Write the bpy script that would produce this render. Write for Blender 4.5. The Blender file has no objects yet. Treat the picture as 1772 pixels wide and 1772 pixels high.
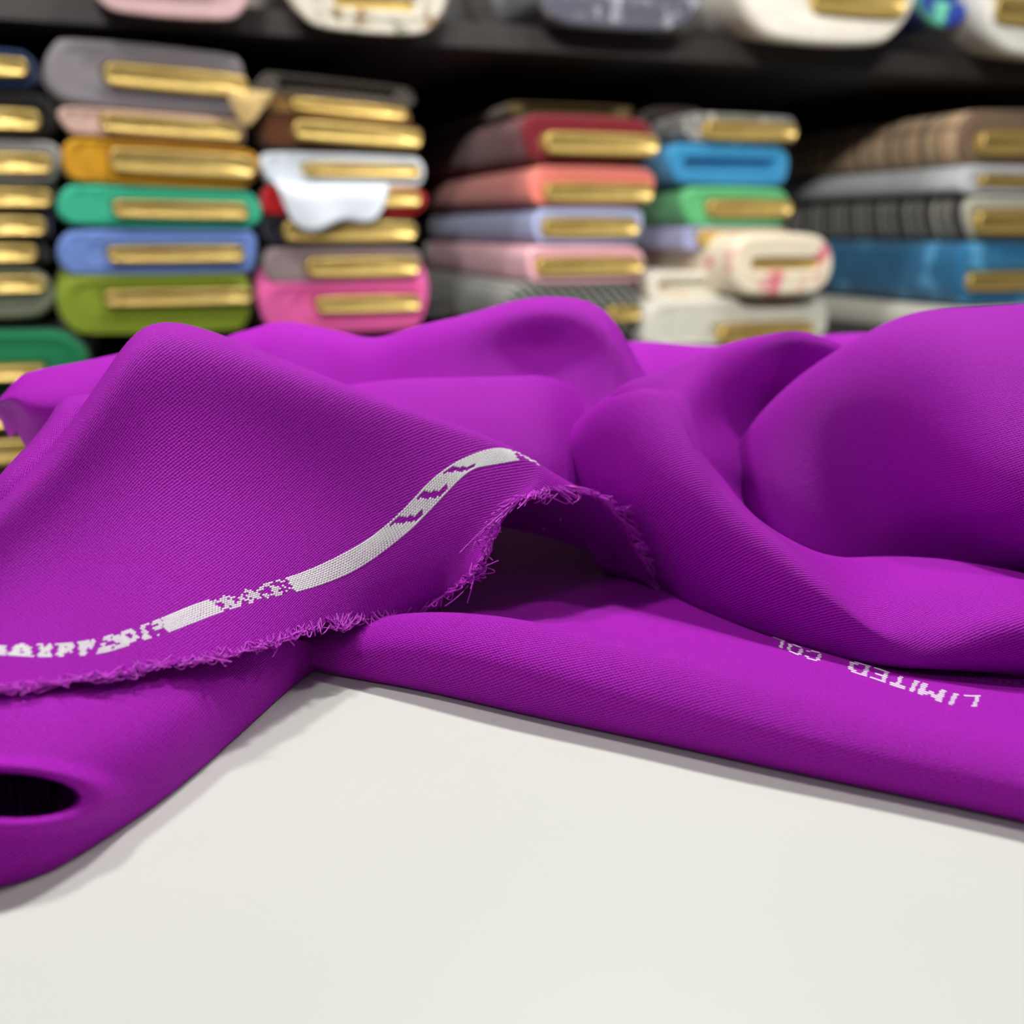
import bpy, bmesh, math, random
import numpy as np
from mathutils import Vector, Matrix
from mathutils.bvhtree import BVHTree

random.seed(7)
rng = np.random.default_rng(11)
scene = bpy.context.scene
COL = scene.collection

# ------------------------------------------------------------------ camera
F_PX = 1772.0
CAM_H = 0.12                      # lens height above the table top (table top is z = 0)
PITCH = math.radians(15.34)
cam_d = bpy.data.cameras.new('camera')
cam_d.sensor_width = 36.0
cam_d.lens = 36.0
cam_d.clip_start = 0.01
cam_d.clip_end = 60
cam_d.dof.use_dof = True
cam_d.dof.focus_distance = 0.272
cam_d.dof.aperture_fstop = 9.0
cam = bpy.data.objects.new('camera', cam_d)
COL.objects.link(cam)
cam.location = (0, 0, CAM_H)
cam.rotation_euler = (math.pi / 2 - PITCH, 0, 0)
scene.camera = cam

# ------------------------------------------------------------------ world, lamps, exposure
world = bpy.data.worlds.new('shop_ambience')
scene.world = world
world.use_nodes = True
world.node_tree.nodes['Background'].inputs['Color'].default_value = (1.0, 0.985, 0.95, 1)
world.node_tree.nodes['Background'].inputs['Strength'].default_value = 0.08


def area_lamp(name, loc, target, size, power, color=(1, 0.97, 0.92)):
    l = bpy.data.lights.new(name, 'AREA')
    l.shape = 'DISK'
    l.size = size
    l.energy = power
    l.color = color
    o = bpy.data.objects.new(name, l)
    COL.objects.link(o)
    o.location = loc
    d = Vector(target) - Vector(loc)
    o.rotation_euler = d.to_track_quat('-Z', 'Y').to_euler()
    return o


area_lamp('ceiling_lamp_back', (0.15, 0.95, 1.40), (0, 0.32, 0), 0.15, 14.0, (1, .985, .95))
area_lamp('ceiling_lamp_left', (-0.75, 0.55, 1.55), (0, 0.6, 0), 0.18, 11, (1, .985, .95))
area_lamp('ceiling_lamp_right', (0.95, 0.62, 1.55), (0.2, 0.6, 0), 0.18, 7, (1, .985, .95))
area_lamp('ceiling_lamp_front', (-0.35, -0.75, 1.50), (0.0, 0.3, 0.0), 0.25, 2.2, (1, .985, .95))


def shelf_fill_spot(name, loc, target, power):
    """added fill spot turned towards the shelving to brighten the bolts"""
    l = bpy.data.lights.new(name, 'SPOT')
    l.energy = power
    l.spot_size = math.radians(46)
    l.spot_blend = 0.45
    l.shadow_soft_size = 0.05
    l.color = (1, .975, .93)
    o = bpy.data.objects.new(name, l)
    COL.objects.link(o)
    o.location = loc
    o.rotation_euler = (Vector(target) - Vector(loc)).to_track_quat('-Z', 'Y').to_euler()


shelf_fill_spot('shelf_fill_left', (-0.35, -1.00, 1.35), (-0.30, 1.45, 0.30), 105)  # invented pair of spots, lifts the bolts more than the cloth
shelf_fill_spot('shelf_fill_right', (0.15, -1.05, 1.35), (0.72, 1.75, 0.32), 165)

scene.view_settings.view_transform = 'Standard'
scene.view_settings.look = 'None'
scene.view_settings.gamma = 1.0
scene.view_settings.use_curve_mapping = False
scene.view_settings.exposure = 0.14

# ------------------------------------------------------------------ helpers
SP, CP = math.sin(PITCH), math.cos(PITCH)


def P(px, py, d):
    """photograph pixel + distance along the optical axis -> world point"""
    u = (px - 886.0) / F_PX
    v = (py - 886.0) / F_PX
    return np.array([u * d, (CP - v * SP) * d, CAM_H - (SP + v * CP) * d])


def ray_dir(px, py):
    u = (px - 886.0) / F_PX
    v = (py - 886.0) / F_PX
    return Vector((u, CP - v * SP, -(SP + v * CP))).normalized()


def new_mesh(name, verts, faces, smooth=True):
    me = bpy.data.meshes.new(name)
    me.from_pydata([tuple(v) for v in verts], [], faces)
    if smooth:
        me.polygons.foreach_set('use_smooth', [True] * len(me.polygons))
    me.update()
    return me


def obj(name, me, mat, parent=None):
    o = bpy.data.objects.new(name, me)
    COL.objects.link(o)
    if mat is not None and len(me.materials) == 0:
        me.materials.append(mat)
    if parent is not None:
        o.parent = parent
    return o


def empty(name, loc=(0, 0, 0), rotz=0.0):
    o = bpy.data.objects.new(name, None)
    COL.objects.link(o)
    o.location = loc
    o.rotation_euler = (0, 0, rotz)
    o.empty_display_size = 0.05
    return o


def tag(o, label=None, cat=None, group=None, kind=None):
    if label:
        o['label'] = label
    if cat:
        o['category'] = cat
    if group:
        o['group'] = group
    if kind:
        o['kind'] = kind
    return o


def srgb(r, g, b):
    f = lambda c: (c / 255 / 12.92) if c / 255 <= 0.04045 else ((c / 255 + 0.055) / 1.055) ** 2.4
    return (f(r), f(g), f(b), 1.0)


def box_mesh(name, x0, x1, y0, y1, z0, z1, bevel=0.0, seg=2):
    bm = bmesh.new()
    bmesh.ops.create_cube(bm, size=1.0)
    for v in bm.verts:
        v.co = Vector(((x0 + x1) / 2 + v.co.x * (x1 - x0), (y0 + y1) / 2 + v.co.y * (y1 - y0), (z0 + z1) / 2 + v.co.z * (z1 - z0)))
    if bevel > 0:
        bmesh.ops.bevel(bm, geom=list(bm.edges), offset=bevel, segments=seg, affect='EDGES', profile=0.5)
    me = bpy.data.meshes.new(name)
    bm.to_mesh(me)
    bm.free()
    return me


# ------------------------------------------------------------------ materials
class Nodes:
    def __init__(self, name):
        self.m = bpy.data.materials.new(name)
        self.m.use_nodes = True
        self.t = self.m.node_tree
        self.b = self.t.nodes['Principled BSDF']

    def n(self, kind, **kw):
        x = self.t.nodes.new(kind)
        for k, v in kw.items():
            setattr(x, k, v)
        return x

    def link(self, a, b):
        self.t.links.new(a, b)

    def math(self, op, a, b=None, clamp=False):
        x = self.n('ShaderNodeMath', operation=op)
        x.use_clamp = clamp
        for i, q in enumerate((a, b)):
            if q is None:
                continue
            if isinstance(q, (int, float)):
                x.inputs[i].default_value = q
            else:
                self.link(q, x.inputs[i])
        return x.outputs[0]

    def mix(self, fac, a, b):
        x = self.n('ShaderNodeMix', data_type='RGBA')
        for q, i in ((fac, 0), (a, 6), (b, 7)):
            if isinstance(q, (int, float)):
                x.inputs[i].default_value = q
            elif isinstance(q, tuple):
                x.inputs[i].default_value = q
            else:
                self.link(q, x.inputs[i])
        return x.outputs[2]

    def noise(self, vec, scale, detail=2.0):
        x = self.n('ShaderNodeTexNoise')
        x.inputs['Scale'].default_value = scale
        x.inputs['Detail'].default_value = detail
        if vec is not None:
            self.link(vec, x.inputs['Vector'])
        return x.outputs['Fac']

    def bump(self, h, dist, strength=1.0):
        x = self.n('ShaderNodeBump')
        x.inputs['Strength'].default_value = strength
        x.inputs['Distance'].default_value = dist
        self.link(h, x.inputs['Height'])
        self.link(x.outputs[0], self.b.inputs['Normal'])


def mat_simple(name, color, rough=0.6, metallic=0.0, nscale=30.0, namount=0.12):
    N = Nodes(name)
    tc = N.n('ShaderNodeTexCoord')
    f = N.noise(tc.outputs['Object'], nscale, 3)
    dark = tuple(c * (1 - namount) for c in color[:3]) + (1,)
    lite = tuple(min(1, c * (1 + namount)) for c in color[:3]) + (1,)
    N.link(N.mix(f, dark, lite), N.b.inputs['Base Color'])
    N.b.inputs['Roughness'].default_value = rough
    N.b.inputs['Metallic'].default_value = metallic
    return N.m


def mat_crepe():
    """purple twill-weave cloth: fine diagonal floats on UVs measured in metres"""
    N = Nodes('purple_twill')
    uv = N.n('ShaderNodeUVMap')
    sep = N.n('ShaderNodeSeparateXYZ')
    N.link(uv.outputs[0], sep.inputs[0])
    tc = N.n('ShaderNodeTexCoord')
    wob = N.noise(uv.outputs[0], 700.0, 2)
    wob2 = N.math('MULTIPLY', N.math('SUBTRACT', wob, 0.5), 0.0008)
    u = N.math('ADD', sep.outputs[0], wob2)
    v = N.math('ADD', sep.outputs[1], wob2)
    # diagonal rib
    a = N.math('SUBTRACT', v, N.math('MULTIPLY', u, 0.42))
    rib = N.math('SINE', N.math('MULTIPLY', a, 2 * math.pi / 0.00072))
    # single floats along the rib
    fl = N.math('SINE', N.math('ADD', N.math('MULTIPLY', u, 2 * math.pi / 0.0012), N.math('MULTIPLY', v, 2 * math.pi / 0.0014)))
    h = N.math('ADD', N.math('MULTIPLY', rib, 0.36), N.math('MULTIPLY', fl, 0.15))
    h = N.math('ADD', h, 0.5)
    fuzz = N.noise(uv.outputs[0], 2600.0, 1)
    h = N.math('ADD', h, N.math('MULTIPLY', N.math('SUBTRACT', fuzz, 0.5), 0.9))
    hc = N.math('MULTIPLY', h, 1.0, clamp=True)
    base = N.mix(hc, srgb(112, 0, 120), srgb(208, 36, 226))
    N.link(base, N.b.inputs['Base Color'])
    N.b.inputs['Roughness'].default_value = 0.62
    N.b.inputs['Specular IOR Level'].default_value = 0.12
    N.b.inputs['Sheen Weight'].default_value = 0.08
    N.b.inputs['Sheen Roughness'].default_value = 0.45
    N.b.inputs['Sheen Tint'].default_value = srgb(225, 90, 240)
    N.bump(h, 0.00016, 1.0)
    return N.m


def mat_thread(name, color, sheen=0.3):
    N = Nodes(name)
    tc = N.n('ShaderNodeTexCoord')
    f = N.noise(tc.outputs['Object'], 900.0, 1)
    N.link(N.mix(f, tuple(c * 0.93 for c in color[:3]) + (1,), color), N.b.inputs['Base Color'])
    N.b.inputs['Roughness'].default_value = 0.5
    N.b.inputs['Sheen Weight'].default_value = sheen
    return N.m


def mat_table():
    N = Nodes('white_laminate')
    tc = N.n('ShaderNodeTexCoord')
    f = N.noise(tc.outputs['Object'], 9.0, 3)
    col = N.mix(f, srgb(214, 216, 208), srgb(221, 223, 216))
    # small scuffs and specks
    s = N.noise(tc.outputs['Object'], 75.0, 2)
    sp = N.math('MULTIPLY', N.math('SUBTRACT', s, 0.735), 9.0, clamp=True)
    col = N.mix(N.math('MULTIPLY', sp, 0.6), col, srgb(160, 160, 152))
    N.link(col, N.b.inputs['Base Color'])
    N.b.inputs['Roughness'].default_value = 0.38
    N.b.inputs['Specular IOR Level'].default_value = 0.35
    N.bump(N.noise(tc.outputs['Object'], 260.0, 2), 0.00015, 0.25)
    return N.m


def mat_gold():
    N = Nodes('gold_foil_board')
    tc = N.n('ShaderNodeTexCoord')
    f = N.noise(tc.outputs['Object'], 45.0, 3)
    N.link(N.mix(f, srgb(186, 152, 80), srgb(232, 204, 124)), N.b.inputs['Base Color'])
    N.b.inputs['Metallic'].default_value = 0.55
    N.b.inputs['Roughness'].default_value = 0.34
    N.bump(N.noise(tc.outputs['Object'], 120.0, 2), 0.002, 0.25)
    return N.m


_fab = {}


def mat_fabric(c1, c2=None, pattern='plain', pitch=0.012, c3=None, sheen=0.25):
    """bolt cloth. Object coordinates: x across the bolt, y along it, z up"""
    key = (c1, c2, pattern, pitch, c3)
    if key in _fab:
        return _fab[key]
    N = Nodes('bolt_cloth_' + pattern)
    tc = N.n('ShaderNodeTexCoord')
    co = tc.outputs['Object']
    A = srgb(*c1)
    f = N.noise(co, 35.0, 3)
    base = N.mix(f, tuple(c * 0.86 for c in A[:3]) + (1,), tuple(min(1, c * 1.12) for c in A[:3]) + (1,))
    if pattern != 'plain':
        B = srgb(*c2)
        sep = N.n('ShaderNodeSeparateXYZ')
        N.link(co, sep.inputs[0])
        # the cloth is wound round x/z: use x + z as the wound coordinate
        w = N.math('ADD', sep.outputs[0], sep.outputs[2])
        y = sep.outputs[1]

        def band(c, p, duty):
            q = N.math('FRACT', N.math('ADD', N.math('MULTIPLY', c, 1.0 / p), 50.0))
            return N.math('LESS_THAN', q, duty)
        if pattern == 'check':
            k = N.math('ADD', N.math('MULTIPLY', band(w, pitch, 0.5), 0.5), N.math('MULTIPLY', band(y, pitch, 0.5), 0.5))
            base = N.mix(k, base, B)
        elif pattern == 'plaid':
            k = N.math('MAXIMUM', band(y, pitch, 0.16), N.math('MULTIPLY', band(w, pitch, 0.16), 0.7))
            k = N.math('MAXIMUM', k, N.math('MULTIPLY', band(N.math('ADD', y, pitch * 0.28), pitch, 0.07), 1.0))
            k = N.math('MAXIMUM', k, N.math('MULTIPLY', band(N.math('ADD', y, pitch * 0.42), pitch, 0.07), 1.0))
            base = N.mix(N.math('MULTIPLY', k, 0.85), base, B)
            if c3:
                base = N.mix(N.math('MULTIPLY', band(N.math('ADD', y, pitch * 0.68), pitch, 0.16), 0.35), base, srgb(*c3))
        elif pattern == 'blotch':
            n2 = N.noise(co, 1.0 / pitch, 2)
            k = N.math('MULTIPLY', N.math('SUBTRACT', n2, 0.56), 9.0, clamp=True)
            base = N.mix(k, base, B)
            if c3:
                mp = N.n('ShaderNodeMapping')
                mp.inputs['Location'].default_value = (3.1, 1.7, 5.2)
                N.link(co, mp.inputs[0])
                n3 = N.noise(mp.outputs[0], 1.0 / pitch, 2)
                base = N.mix(N.math('MULTIPLY', N.math('SUBTRACT', n3, 0.6), 9.0, clamp=True), base, srgb(*c3))
    N.link(base, N.b.inputs['Base Color'])
    N.b.inputs['Roughness'].default_value = 0.75
    N.b.inputs['Specular IOR Level'].default_value = 0.2
    N.b.inputs['Sheen Weight'].default_value = sheen
    N.bump(N.noise(co, 220.0, 2), 0.0015, 0.4)
    _fab[key] = N.m
    return N.m


M_CREPE = mat_crepe()
M_FRAY = mat_thread('purple_yarn', srgb(212, 44, 222), 0.06)
M_WHITE = mat_thread('white_yarn', srgb(255, 255, 255), 0.3)
M_TABLE = mat_table()
M_GOLD = mat_gold()
M_SHELF = mat_simple('dark_shelf_laminate', srgb(46, 42, 42), 0.5, 0, 14, 0.15)
M_BLACK = mat_simple('black_panel', srgb(14, 13, 13), 0.7, 0, 10, 0.2)
M_WALL = mat_simple('grey_plaster', srgb(120, 116, 110), 0.9, 0, 4, 0.06)
M_FLOOR = mat_simple('grey_floor', srgb(128, 122, 114), 0.5, 0, 6, 0.1)
M_LEG = mat_simple('grey_steel', srgb(150, 150, 150), 0.4, 0.8, 20, 0.08)

# ------------------------------------------------------------------ setting
SH_A = math.radians(19.5)                       # the shelf wall runs away to the right
DV = Vector((math.cos(SH_A), math.sin(SH_A), 0))   # along the shelf
BV = Vector((-math.sin(SH_A), math.cos(SH_A), 0))  # into the shelf
SH_O = Vector((-0.419, 1.34, 0))                # a point on the plane of the bolt ends
FLOOR_Z = -0.92
tag(obj('floor', box_mesh('floor', -4, 4, -2.5, 5, FLOOR_Z - 0.05, FLOOR_Z), M_FLOOR), kind='structure')


def shelf_box(name, s0, s1, b0, b1, z0, z1, mat, bevel=0.0, parent=None):
    o = obj(name, box_mesh(name, s0, s1, b0, b1, z0, z1, bevel), mat, parent)
    if parent is None:
        o.location = SH_O
        o.rotation_euler = (0, 0, SH_A)
    return o


tag(shelf_box('wall_back', -2.6, 3.4, 0.86, 0.94, FLOOR_Z, 2.0, M_WALL), kind='structure')

# table
table = empty('cutting_table', (0, 0, FLOOR_Z))
tag(table, 'white cutting table under the rumpled purple cloth', 'table')
top = obj('table_top', box_mesh('table_top', -0.85, 0.95, -0.55, 0.47, -0.03 - FLOOR_Z, 0.0 - FLOOR_Z, 0.002), M_TABLE, table)
for lx in (-0.78, 0.88):
    for ly in (-0.48, 0.40):
        obj('leg', box_mesh('leg', lx - 0.025, lx + 0.025, ly - 0.025, ly + 0.025, 0.0, -0.03 - FLOOR_Z, 0.003), M_LEG, table)

# ------------------------------------------------------------------ the purple cloth
def spline_matrix(t, x):
    """natural cubic spline through knots t, evaluated at x -> (len(x), len(t)) matrix"""
    n = len(t)
    h = np.diff(t)
    A = np.zeros((n, n))
    R = np.zeros((n, n))
    A[0, 0] = A[-1, -1] = 1
    for i in range(1, n - 1):
        A[i, i - 1] = h[i - 1]
        A[i, i] = 2 * (h[i - 1] + h[i])
        A[i, i + 1] = h[i]
        R[i, i + 1] += 6 / h[i]
        R[i, i] -= 6 / h[i] + 6 / h[i - 1]
        R[i, i - 1] += 6 / h[i - 1]
    S = np.linalg.solve(A, R)
    W = np.zeros((len(x), n))
    for k, xx in enumerate(x):
        i = min(max(np.searchsorted(t, xx) - 1, 0), n - 2)
        a = (t[i + 1] - xx) / h[i]
        b = (xx - t[i]) / h[i]
        W[k, i] += a
        W[k, i + 1] += b
        W[k] += ((a ** 3 - a) * S[i] + (b ** 3 - b) * S[i + 1]) * h[i] ** 2 / 6
    return W


def patch(cols, nu, nv, left=None, right=None):
    """cols: list of columns of (px, py, depth) -> dense grid (nu, nv, 3) and UVs in metres"""
    G = np.array([[P(*p) for p in c] for c in cols])
    # the cloth runs on past the picture: further columns that sink towards the table
    for side, seq in ((0, left), (1, right)):
        for step, sink in (seq or ()):
            a, b = (G[0], G[1]) if side == 0 else (G[-1], G[-2])
            d = (a - b).mean(axis=0)
            d[2] = 0
            n = a + d / np.linalg.norm(d) * step
            n[:, 2] *= sink
            G = np.concatenate([[n], G]) if side == 0 else np.concatenate([G, [n]])

    def knots(d):
        k = np.concatenate([[0], np.cumsum(np.maximum(d, 0.25 * d.mean()) ** 0.75)])
        return k / k[-1]
    tu = knots(np.linalg.norm(np.diff(G, axis=0), axis=2).mean(axis=1))
    tv = knots(np.linalg.norm(np.diff(G, axis=1), axis=2).mean(axis=0))
    Wu = spline_matrix(tu, np.linspace(0, 1, nu))
    Wv = spline_matrix(tv, np.linspace(0, 1, nv))
    D = np.einsum('ai,bj,ijk->abk', Wu, Wv, G)
    du = np.linalg.norm(np.diff(D, axis=0), axis=2)
    dv = np.linalg.norm(np.diff(D, axis=1), axis=2)
    U = np.concatenate([np.zeros((1, nv)), np.cumsum(du, axis=0)])
    V = np.concatenate([np.zeros((nu, 1)), np.cumsum(dv, axis=1)], axis=1)
    # blend each row's own arc length with the mean so the weave stays even
    U = 0.5 * U + 0.5 * U.mean(axis=1, keepdims=True)
    V = 0.5 * V + 0.5 * V.mean(axis=0, keepdims=True)
    return D, U, V, (Wu, Wv)


def col_face(e, s, back, frac, dfrac, bulge=0.0):
    """column from edge e up to silhouette s, then the points of back"""
    out = [e]
    for f, g in zip(frac, dfrac):
        px = e[0] + (s[0] - e[0]) * f
        py = e[1] + (s[1] - e[1]) * f
        d = e[2] + (s[2] - e[2]) * g - bulge * math.sin(math.pi * f)
        out.append((px, py, d))
    return out + [s] + list(back)


PATCHES = {}

# --- G: the big near fold with the selvedge edge in focus
fr = (0.23, 0.5, 0.76, 0.94)
dg = (0.27, 0.555, 0.695, 0.775)
gcols = [
    col_face((-150, 1200, .204), (-130, 1010, .228), [(-110, 1040, .25), (-90, 1120, .28)], fr, dg),
    col_face((0, 1190, .212), (0, 869, .250), [(12, 905, .275), (30, 1000, .30)], fr, dg),
    col_face((110, 1180, .217), (99, 760, .268), [(120, 800, .295), (150, 920, .325)], fr, dg),
    col_face((205, 1166, .224), (193, 628, .284), [(220, 665, .312), (260, 820, .345)], fr, dg),
    col_face((300, 1150, .234), (258, 566, .294), [(290, 592, .325), (330, 780, .36)], fr, dg),
    col_face((400, 1132, .246), (350, 573, .300), [(385, 605, .332), (430, 790, .365)], fr, dg),
    col_face((490, 1105, .262), (480, 620, .304), [(525, 665, .335), (580, 840, .37)], fr, dg),
    col_face((580, 1073, .279), (640, 682, .305), [(690, 735, .335), (760, 890, .37)], fr, dg, .002),
    col_face((660, 1066, .288), (780, 733, .305), [(835, 785, .333), (910, 920, .362)], fr, dg, .005),
    col_face((712, 1058, .292), (875, 770, .305), [(935, 825, .328), (1020, 955, .352)], fr, dg, .007),
    col_face((740, 1045, .293), (938, 808, .305), [(1010, 865, .325), (1085, 990, .345)], fr, dg, .008),
    [(765, 1032, .292), (808, 996, .289), (848, 948, .286), (872, 892, .288), (912, 858, .294), (985, 848, .307), (1072, 900, .323), (1133, 1018, .337)],
]
PATCHES['G'] = patch(gcols, 500, 260, left=((.03, .9), (.04, .7), (.05, .4)))

# --- A: front roll on the table, flat strip with the second selvedge behind it
acols = []
for foot, mid, crest, flat, back in [
    ((430, 1112, .300), (428, 1108, .298), (425, 1102, .300), (425, 1098, .306), (425, 1040, .345)),
    ((545, 1160, .2895), (530, 1128, .287), (520, 1098, .293), (530, 1086, .302), (545, 980, .385)),
    ((700, 1190, .2785), (690, 1128, .2745), (685, 1069, .284), (700, 1062, .297), (715, 915, .430)),
    ((900, 1235, .2635), (892, 1158, .2585), (885, 1076, .271), (900, 1076, .286), (915, 908, .435)),
    ((1100, 1278, .2505), (1092, 1210, .2455), (1082, 1122, .256), (1095, 1098, .276), (1120, 940, .41)),
    ((1300, 1322, .2385), (1292, 1255, .2335), (1284, 1172, .243), (1294, 1128, .266), (1310, 1050, .332)),
    ((1500, 1365, .2280), (1494, 1300, .2235), (1488, 1225, .233), (1494, 1172, .255), (1505, 1118, .295)),
    ((1690, 1406, .2190), (1686, 1342, .2145), (1682, 1265, .224), (1686, 1210, .246), (1692, 1160, .270)),
    ((1860, 1444, .2110), (1858, 1380, .2065), (1856, 1300, .216), (1860, 1235, .238), (1866, 1185, .262)),
]:
    tuck = (foot[0], foot[1] - 22, foot[2] + .012)
    q = lambda a, b, t: tuple(a[i] + (b[i] - a[i]) * t for i in range(3))
    m2 = q(foot, mid, .45)
    m2 = (m2[0], m2[1], m2[2] - .0022)
    acols.append([tuck, foot, m2, mid, (q(mid, crest, .6)[0], q(mid, crest, .6)[1], q(mid, crest, .42)[2]), crest, flat, back])
PATCHES['A'] = patch(acols, 420, 170, right=((.05, 1), (.06, .95), (.06, .8)))

# --- B: the diagonal ridge in the middle, running down into the valley at the right
B = [
    [(1040, 985, .352), (1020, 950, .348), (1000, 910, .346), (975, 860, .346), (957, 825, .348), (948, 806, .354), (925, 830, .375), (900, 900, .40)],
    [(1120, 1008, .345), (1098, 950, .337), (1068, 880, .331), (1036, 800, .332), (1016, 750, .337), (1006, 728, .345), (985, 750, .37), (955, 830, .40)],
    [(1180, 1037, .325), (1158, 965, .317), (1134, 880, .313), (1110, 775, .318), (1092, 700, .327), (1084, 674, .338), (1078, 700, .37), (1055, 790, .40)],
    [(1240, 1064, .309), (1226, 990, .302), (1208, 905, .300), (1186, 800, .307), (1166, 710, .320), (1166, 686, .330), (1185, 730, .36), (1185, 820, .39)],
    [(1310, 1090, .294), (1300, 1025, .288), (1282, 955, .288), (1248, 868, .296), (1216, 792, .308), (1203, 752, .320), (1235, 800, .345), (1275, 910, .365)],
    [(1390, 1117, .282), (1385, 1065, .277), (1367, 1005, .277), (1333, 935, .284), (1295, 888, .294), (1278, 866, .303), (1312, 900, .325), (1350, 955, .345)],
    [(1470, 1140, .272), (1466, 1100, .268), (1452, 1055, .268), (1427, 1008, .274), (1392, 960, .283), (1375, 938, .292), (1412, 962, .318), (1440, 985, .34)],
    [(1550, 1153, .2645), (1548, 1133, .2615), (1540, 1108, .2615), (1522, 1078, .2655), (1500, 1025, .279), (1495, 985, .298), (1500, 964, .320), (1510, 1000, .345)],
    [(1640, 1157, .263), (1640, 1128, .2595), (1640, 1092, .262), (1640, 1052, .270), (1632, 1012, .283), (1626, 982, .300), (1620, 967, .316), (1620, 1000, .34)],
    [(1740, 1161, .262), (1740, 1122, .2565), (1740, 1082, .257), (1740, 1042, .265), (1740, 1012, .277), (1740, 995, .291), (1740, 986, .305), (1740, 1020, .33)],
    [(1860, 1172, .260), (1860, 1130, .2545), (1860, 1090, .254), (1860, 1052, .261), (1860, 1028, .272), (1860, 1015, .285), (1860, 1010, .298), (1860, 1040, .32)],
]
B = [[(c[0][0] + 4, c[0][1] - 14, c[0][2] + .02)] + c for c in B]
PATCHES['B'] = patch(B, 430, 220, right=((.04, .95), (.05, .85), (.05, .6), (.05, .3)))

# --- C: big bulge at the right
C = [
    [(1290, 985, .372), (1276, 935, .368), (1265, 885, .366), (1258, 848, .366), (1255, 826, .368), (1257, 808, .375), (1280, 820, .40), (1300, 880, .43)],
    [(1350, 1000, .357), (1336, 940, .352), (1321, 865, .351), (1310, 795, .355), (1302, 755, .361), (1300, 735, .370), (1325, 745, .40), (1350, 820, .44)],
    [(1430, 1010, .347), (1420, 945, .345), (1410, 855, .347), (1394, 745, .352), (1375, 682, .359), (1370, 662, .370), (1392, 672, .40), (1400, 760, .45)],
    [(1520, 1015, .347), (1515, 955, .348), (1508, 855, .346), (1488, 722, .345), (1465, 628, .354), (1458, 601, .366), (1482, 612, .40), (1490, 720, .45)],
    [(1600, 1018, .347), (1608, 965, .344), (1610, 862, .327), (1592, 722, .327), (1576, 595, .340), (1570, 549, .362), (1582, 565, .40), (1585, 690, .46)],
    [(1680, 1022, .342), (1690, 965, .327), (1692, 872, .304), (1682, 722, .308), (1675, 585, .328), (1672, 537, .355), (1680, 555, .40), (1685, 690, .46)],
    [(1770, 1027, .332), (1772, 975, .308), (1776, 872, .290), (1776, 722, .297), (1775, 582, .320), (1775, 531, .350), (1780, 550, .40), (1785, 690, .46)],
    [(1900, 1035, .330), (1900, 985, .302), (1900, 880, .284), (1900, 722, .292), (1900, 582, .316), (1900, 527, .346), (1900, 545, .40), (1900, 690, .46)],
]
PATCHES['C'] = patch(C, 340, 220, right=((.03, .95), (.04, .8), (.05, .55), (.05, .2)))

# --- D: the sheet that falls from the B crest back into the hollow beside C
D = [
    [(1036, 800, .3328), (1016, 750, .3378), (1008, 732, .343), (1007, 729, .346), (1006, 727, .350), (1006, 727, .356), (1010, 745, .385), (1020, 820, .42)],
    [(1110, 775, .3188), (1092, 700, .3278), (1085, 678, .333), (1083, 668, .338), (1083, 664, .343), (1084, 663, .350), (1092, 680, .385), (1105, 760, .43)],
    [(1150, 790, .3120), (1132, 705, .3238), (1130, 676, .331), (1131, 660, .338), (1134, 650, .345), (1138, 645, .354), (1148, 660, .39), (1160, 750, .45)],
    [(1188, 800, .3078), (1170, 710, .3208), (1176, 680, .3295), (1184, 660, .341), (1194, 635, .354), (1202, 618, .366), (1210, 632, .40), (1215, 730, .46)],
    [(1226, 840, .3008), (1200, 762, .3116), (1203, 734, .3190), (1222, 700, .343), (1246, 640, .364), (1262, 599, .382), (1268, 615, .42), (1270, 720, .48)],
    [(1262, 890, .3050), (1245, 820, .318), (1254, 792, .334), (1284, 730, .388), (1312, 655, .394), (1328, 591, .398), (1334, 608, .43), (1336, 720, .49)],
    [(1330, 930, .360), (1318, 880, .385), (1335, 830, .400), (1362, 750, .408), (1384, 660, .408), (1398, 591, .404), (1402, 608, .44), (1404, 720, .50)],
    [(1400, 960, .385), (1400, 900, .405), (1415, 840, .412), (1440, 760, .414), (1456, 680, .412), (1466, 614, .408), (1470, 630, .44), (1470, 720, .50)],
    [(1500, 960, .385), (1510, 900, .405), (1520, 840, .412), (1535, 780, .413), (1545, 710, .412), (1550, 650, .410), (1550, 665, .44), (1550, 740, .50)],
]
PATCHES['D'] = patch(D, 170, 140)

# --- K: far flat stretch of cloth behind D
K = [[(x, 720, .455), (x, y + 45, .47), (x, y + 12, .485), (x, y, .51), (x, y + 8, .55), (x, y + 70, .60)] for x, y in
     [(960, 612), (1040, 600), (1090, 592), (1200, 598), (1300, 596), (1400, 584), (1480, 577), (1580, 580), (1720, 590)]]
PATCHES['K'] = patch(K, 200, 60, right=((.05, .95), (.06, .8), (.07, .5), (.06, .2)))

# --- E: back hill
E = []
for x, y, d in [(340, 612, .42), (400, 580, .42), (440, 568, .42), (478, 558, .42), (540, 564, .42), (600, 577, .415), (650, 584, .41), (720, 565, .405),
                (800, 546, .40), (890, 521, .40), (955, 514, .40), (1015, 522, .40), (1055, 548, .395), (1085, 592, .39), (1112, 640, .385), (1150, 700, .385)]:
    hol = .011 * math.exp(-((x - 945) / 125.0) ** 2)
    E.append([(x - 10, y + 190, d - .04 + hol * 1.3), (x - 6, y + 130, d - .033 + hol * 1.25), (x - 4, y + 75, d - .026 + hol * .9), (x - 2, y + 26, d - .018 + hol * .12), (x, y + 5, d - .008), (x, y, d),
              (x + 4, y + 14, d + .035), (x + 8, y + 110, d + .09)])
PATCHES['E'] = patch(E, 260, 120)

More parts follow.
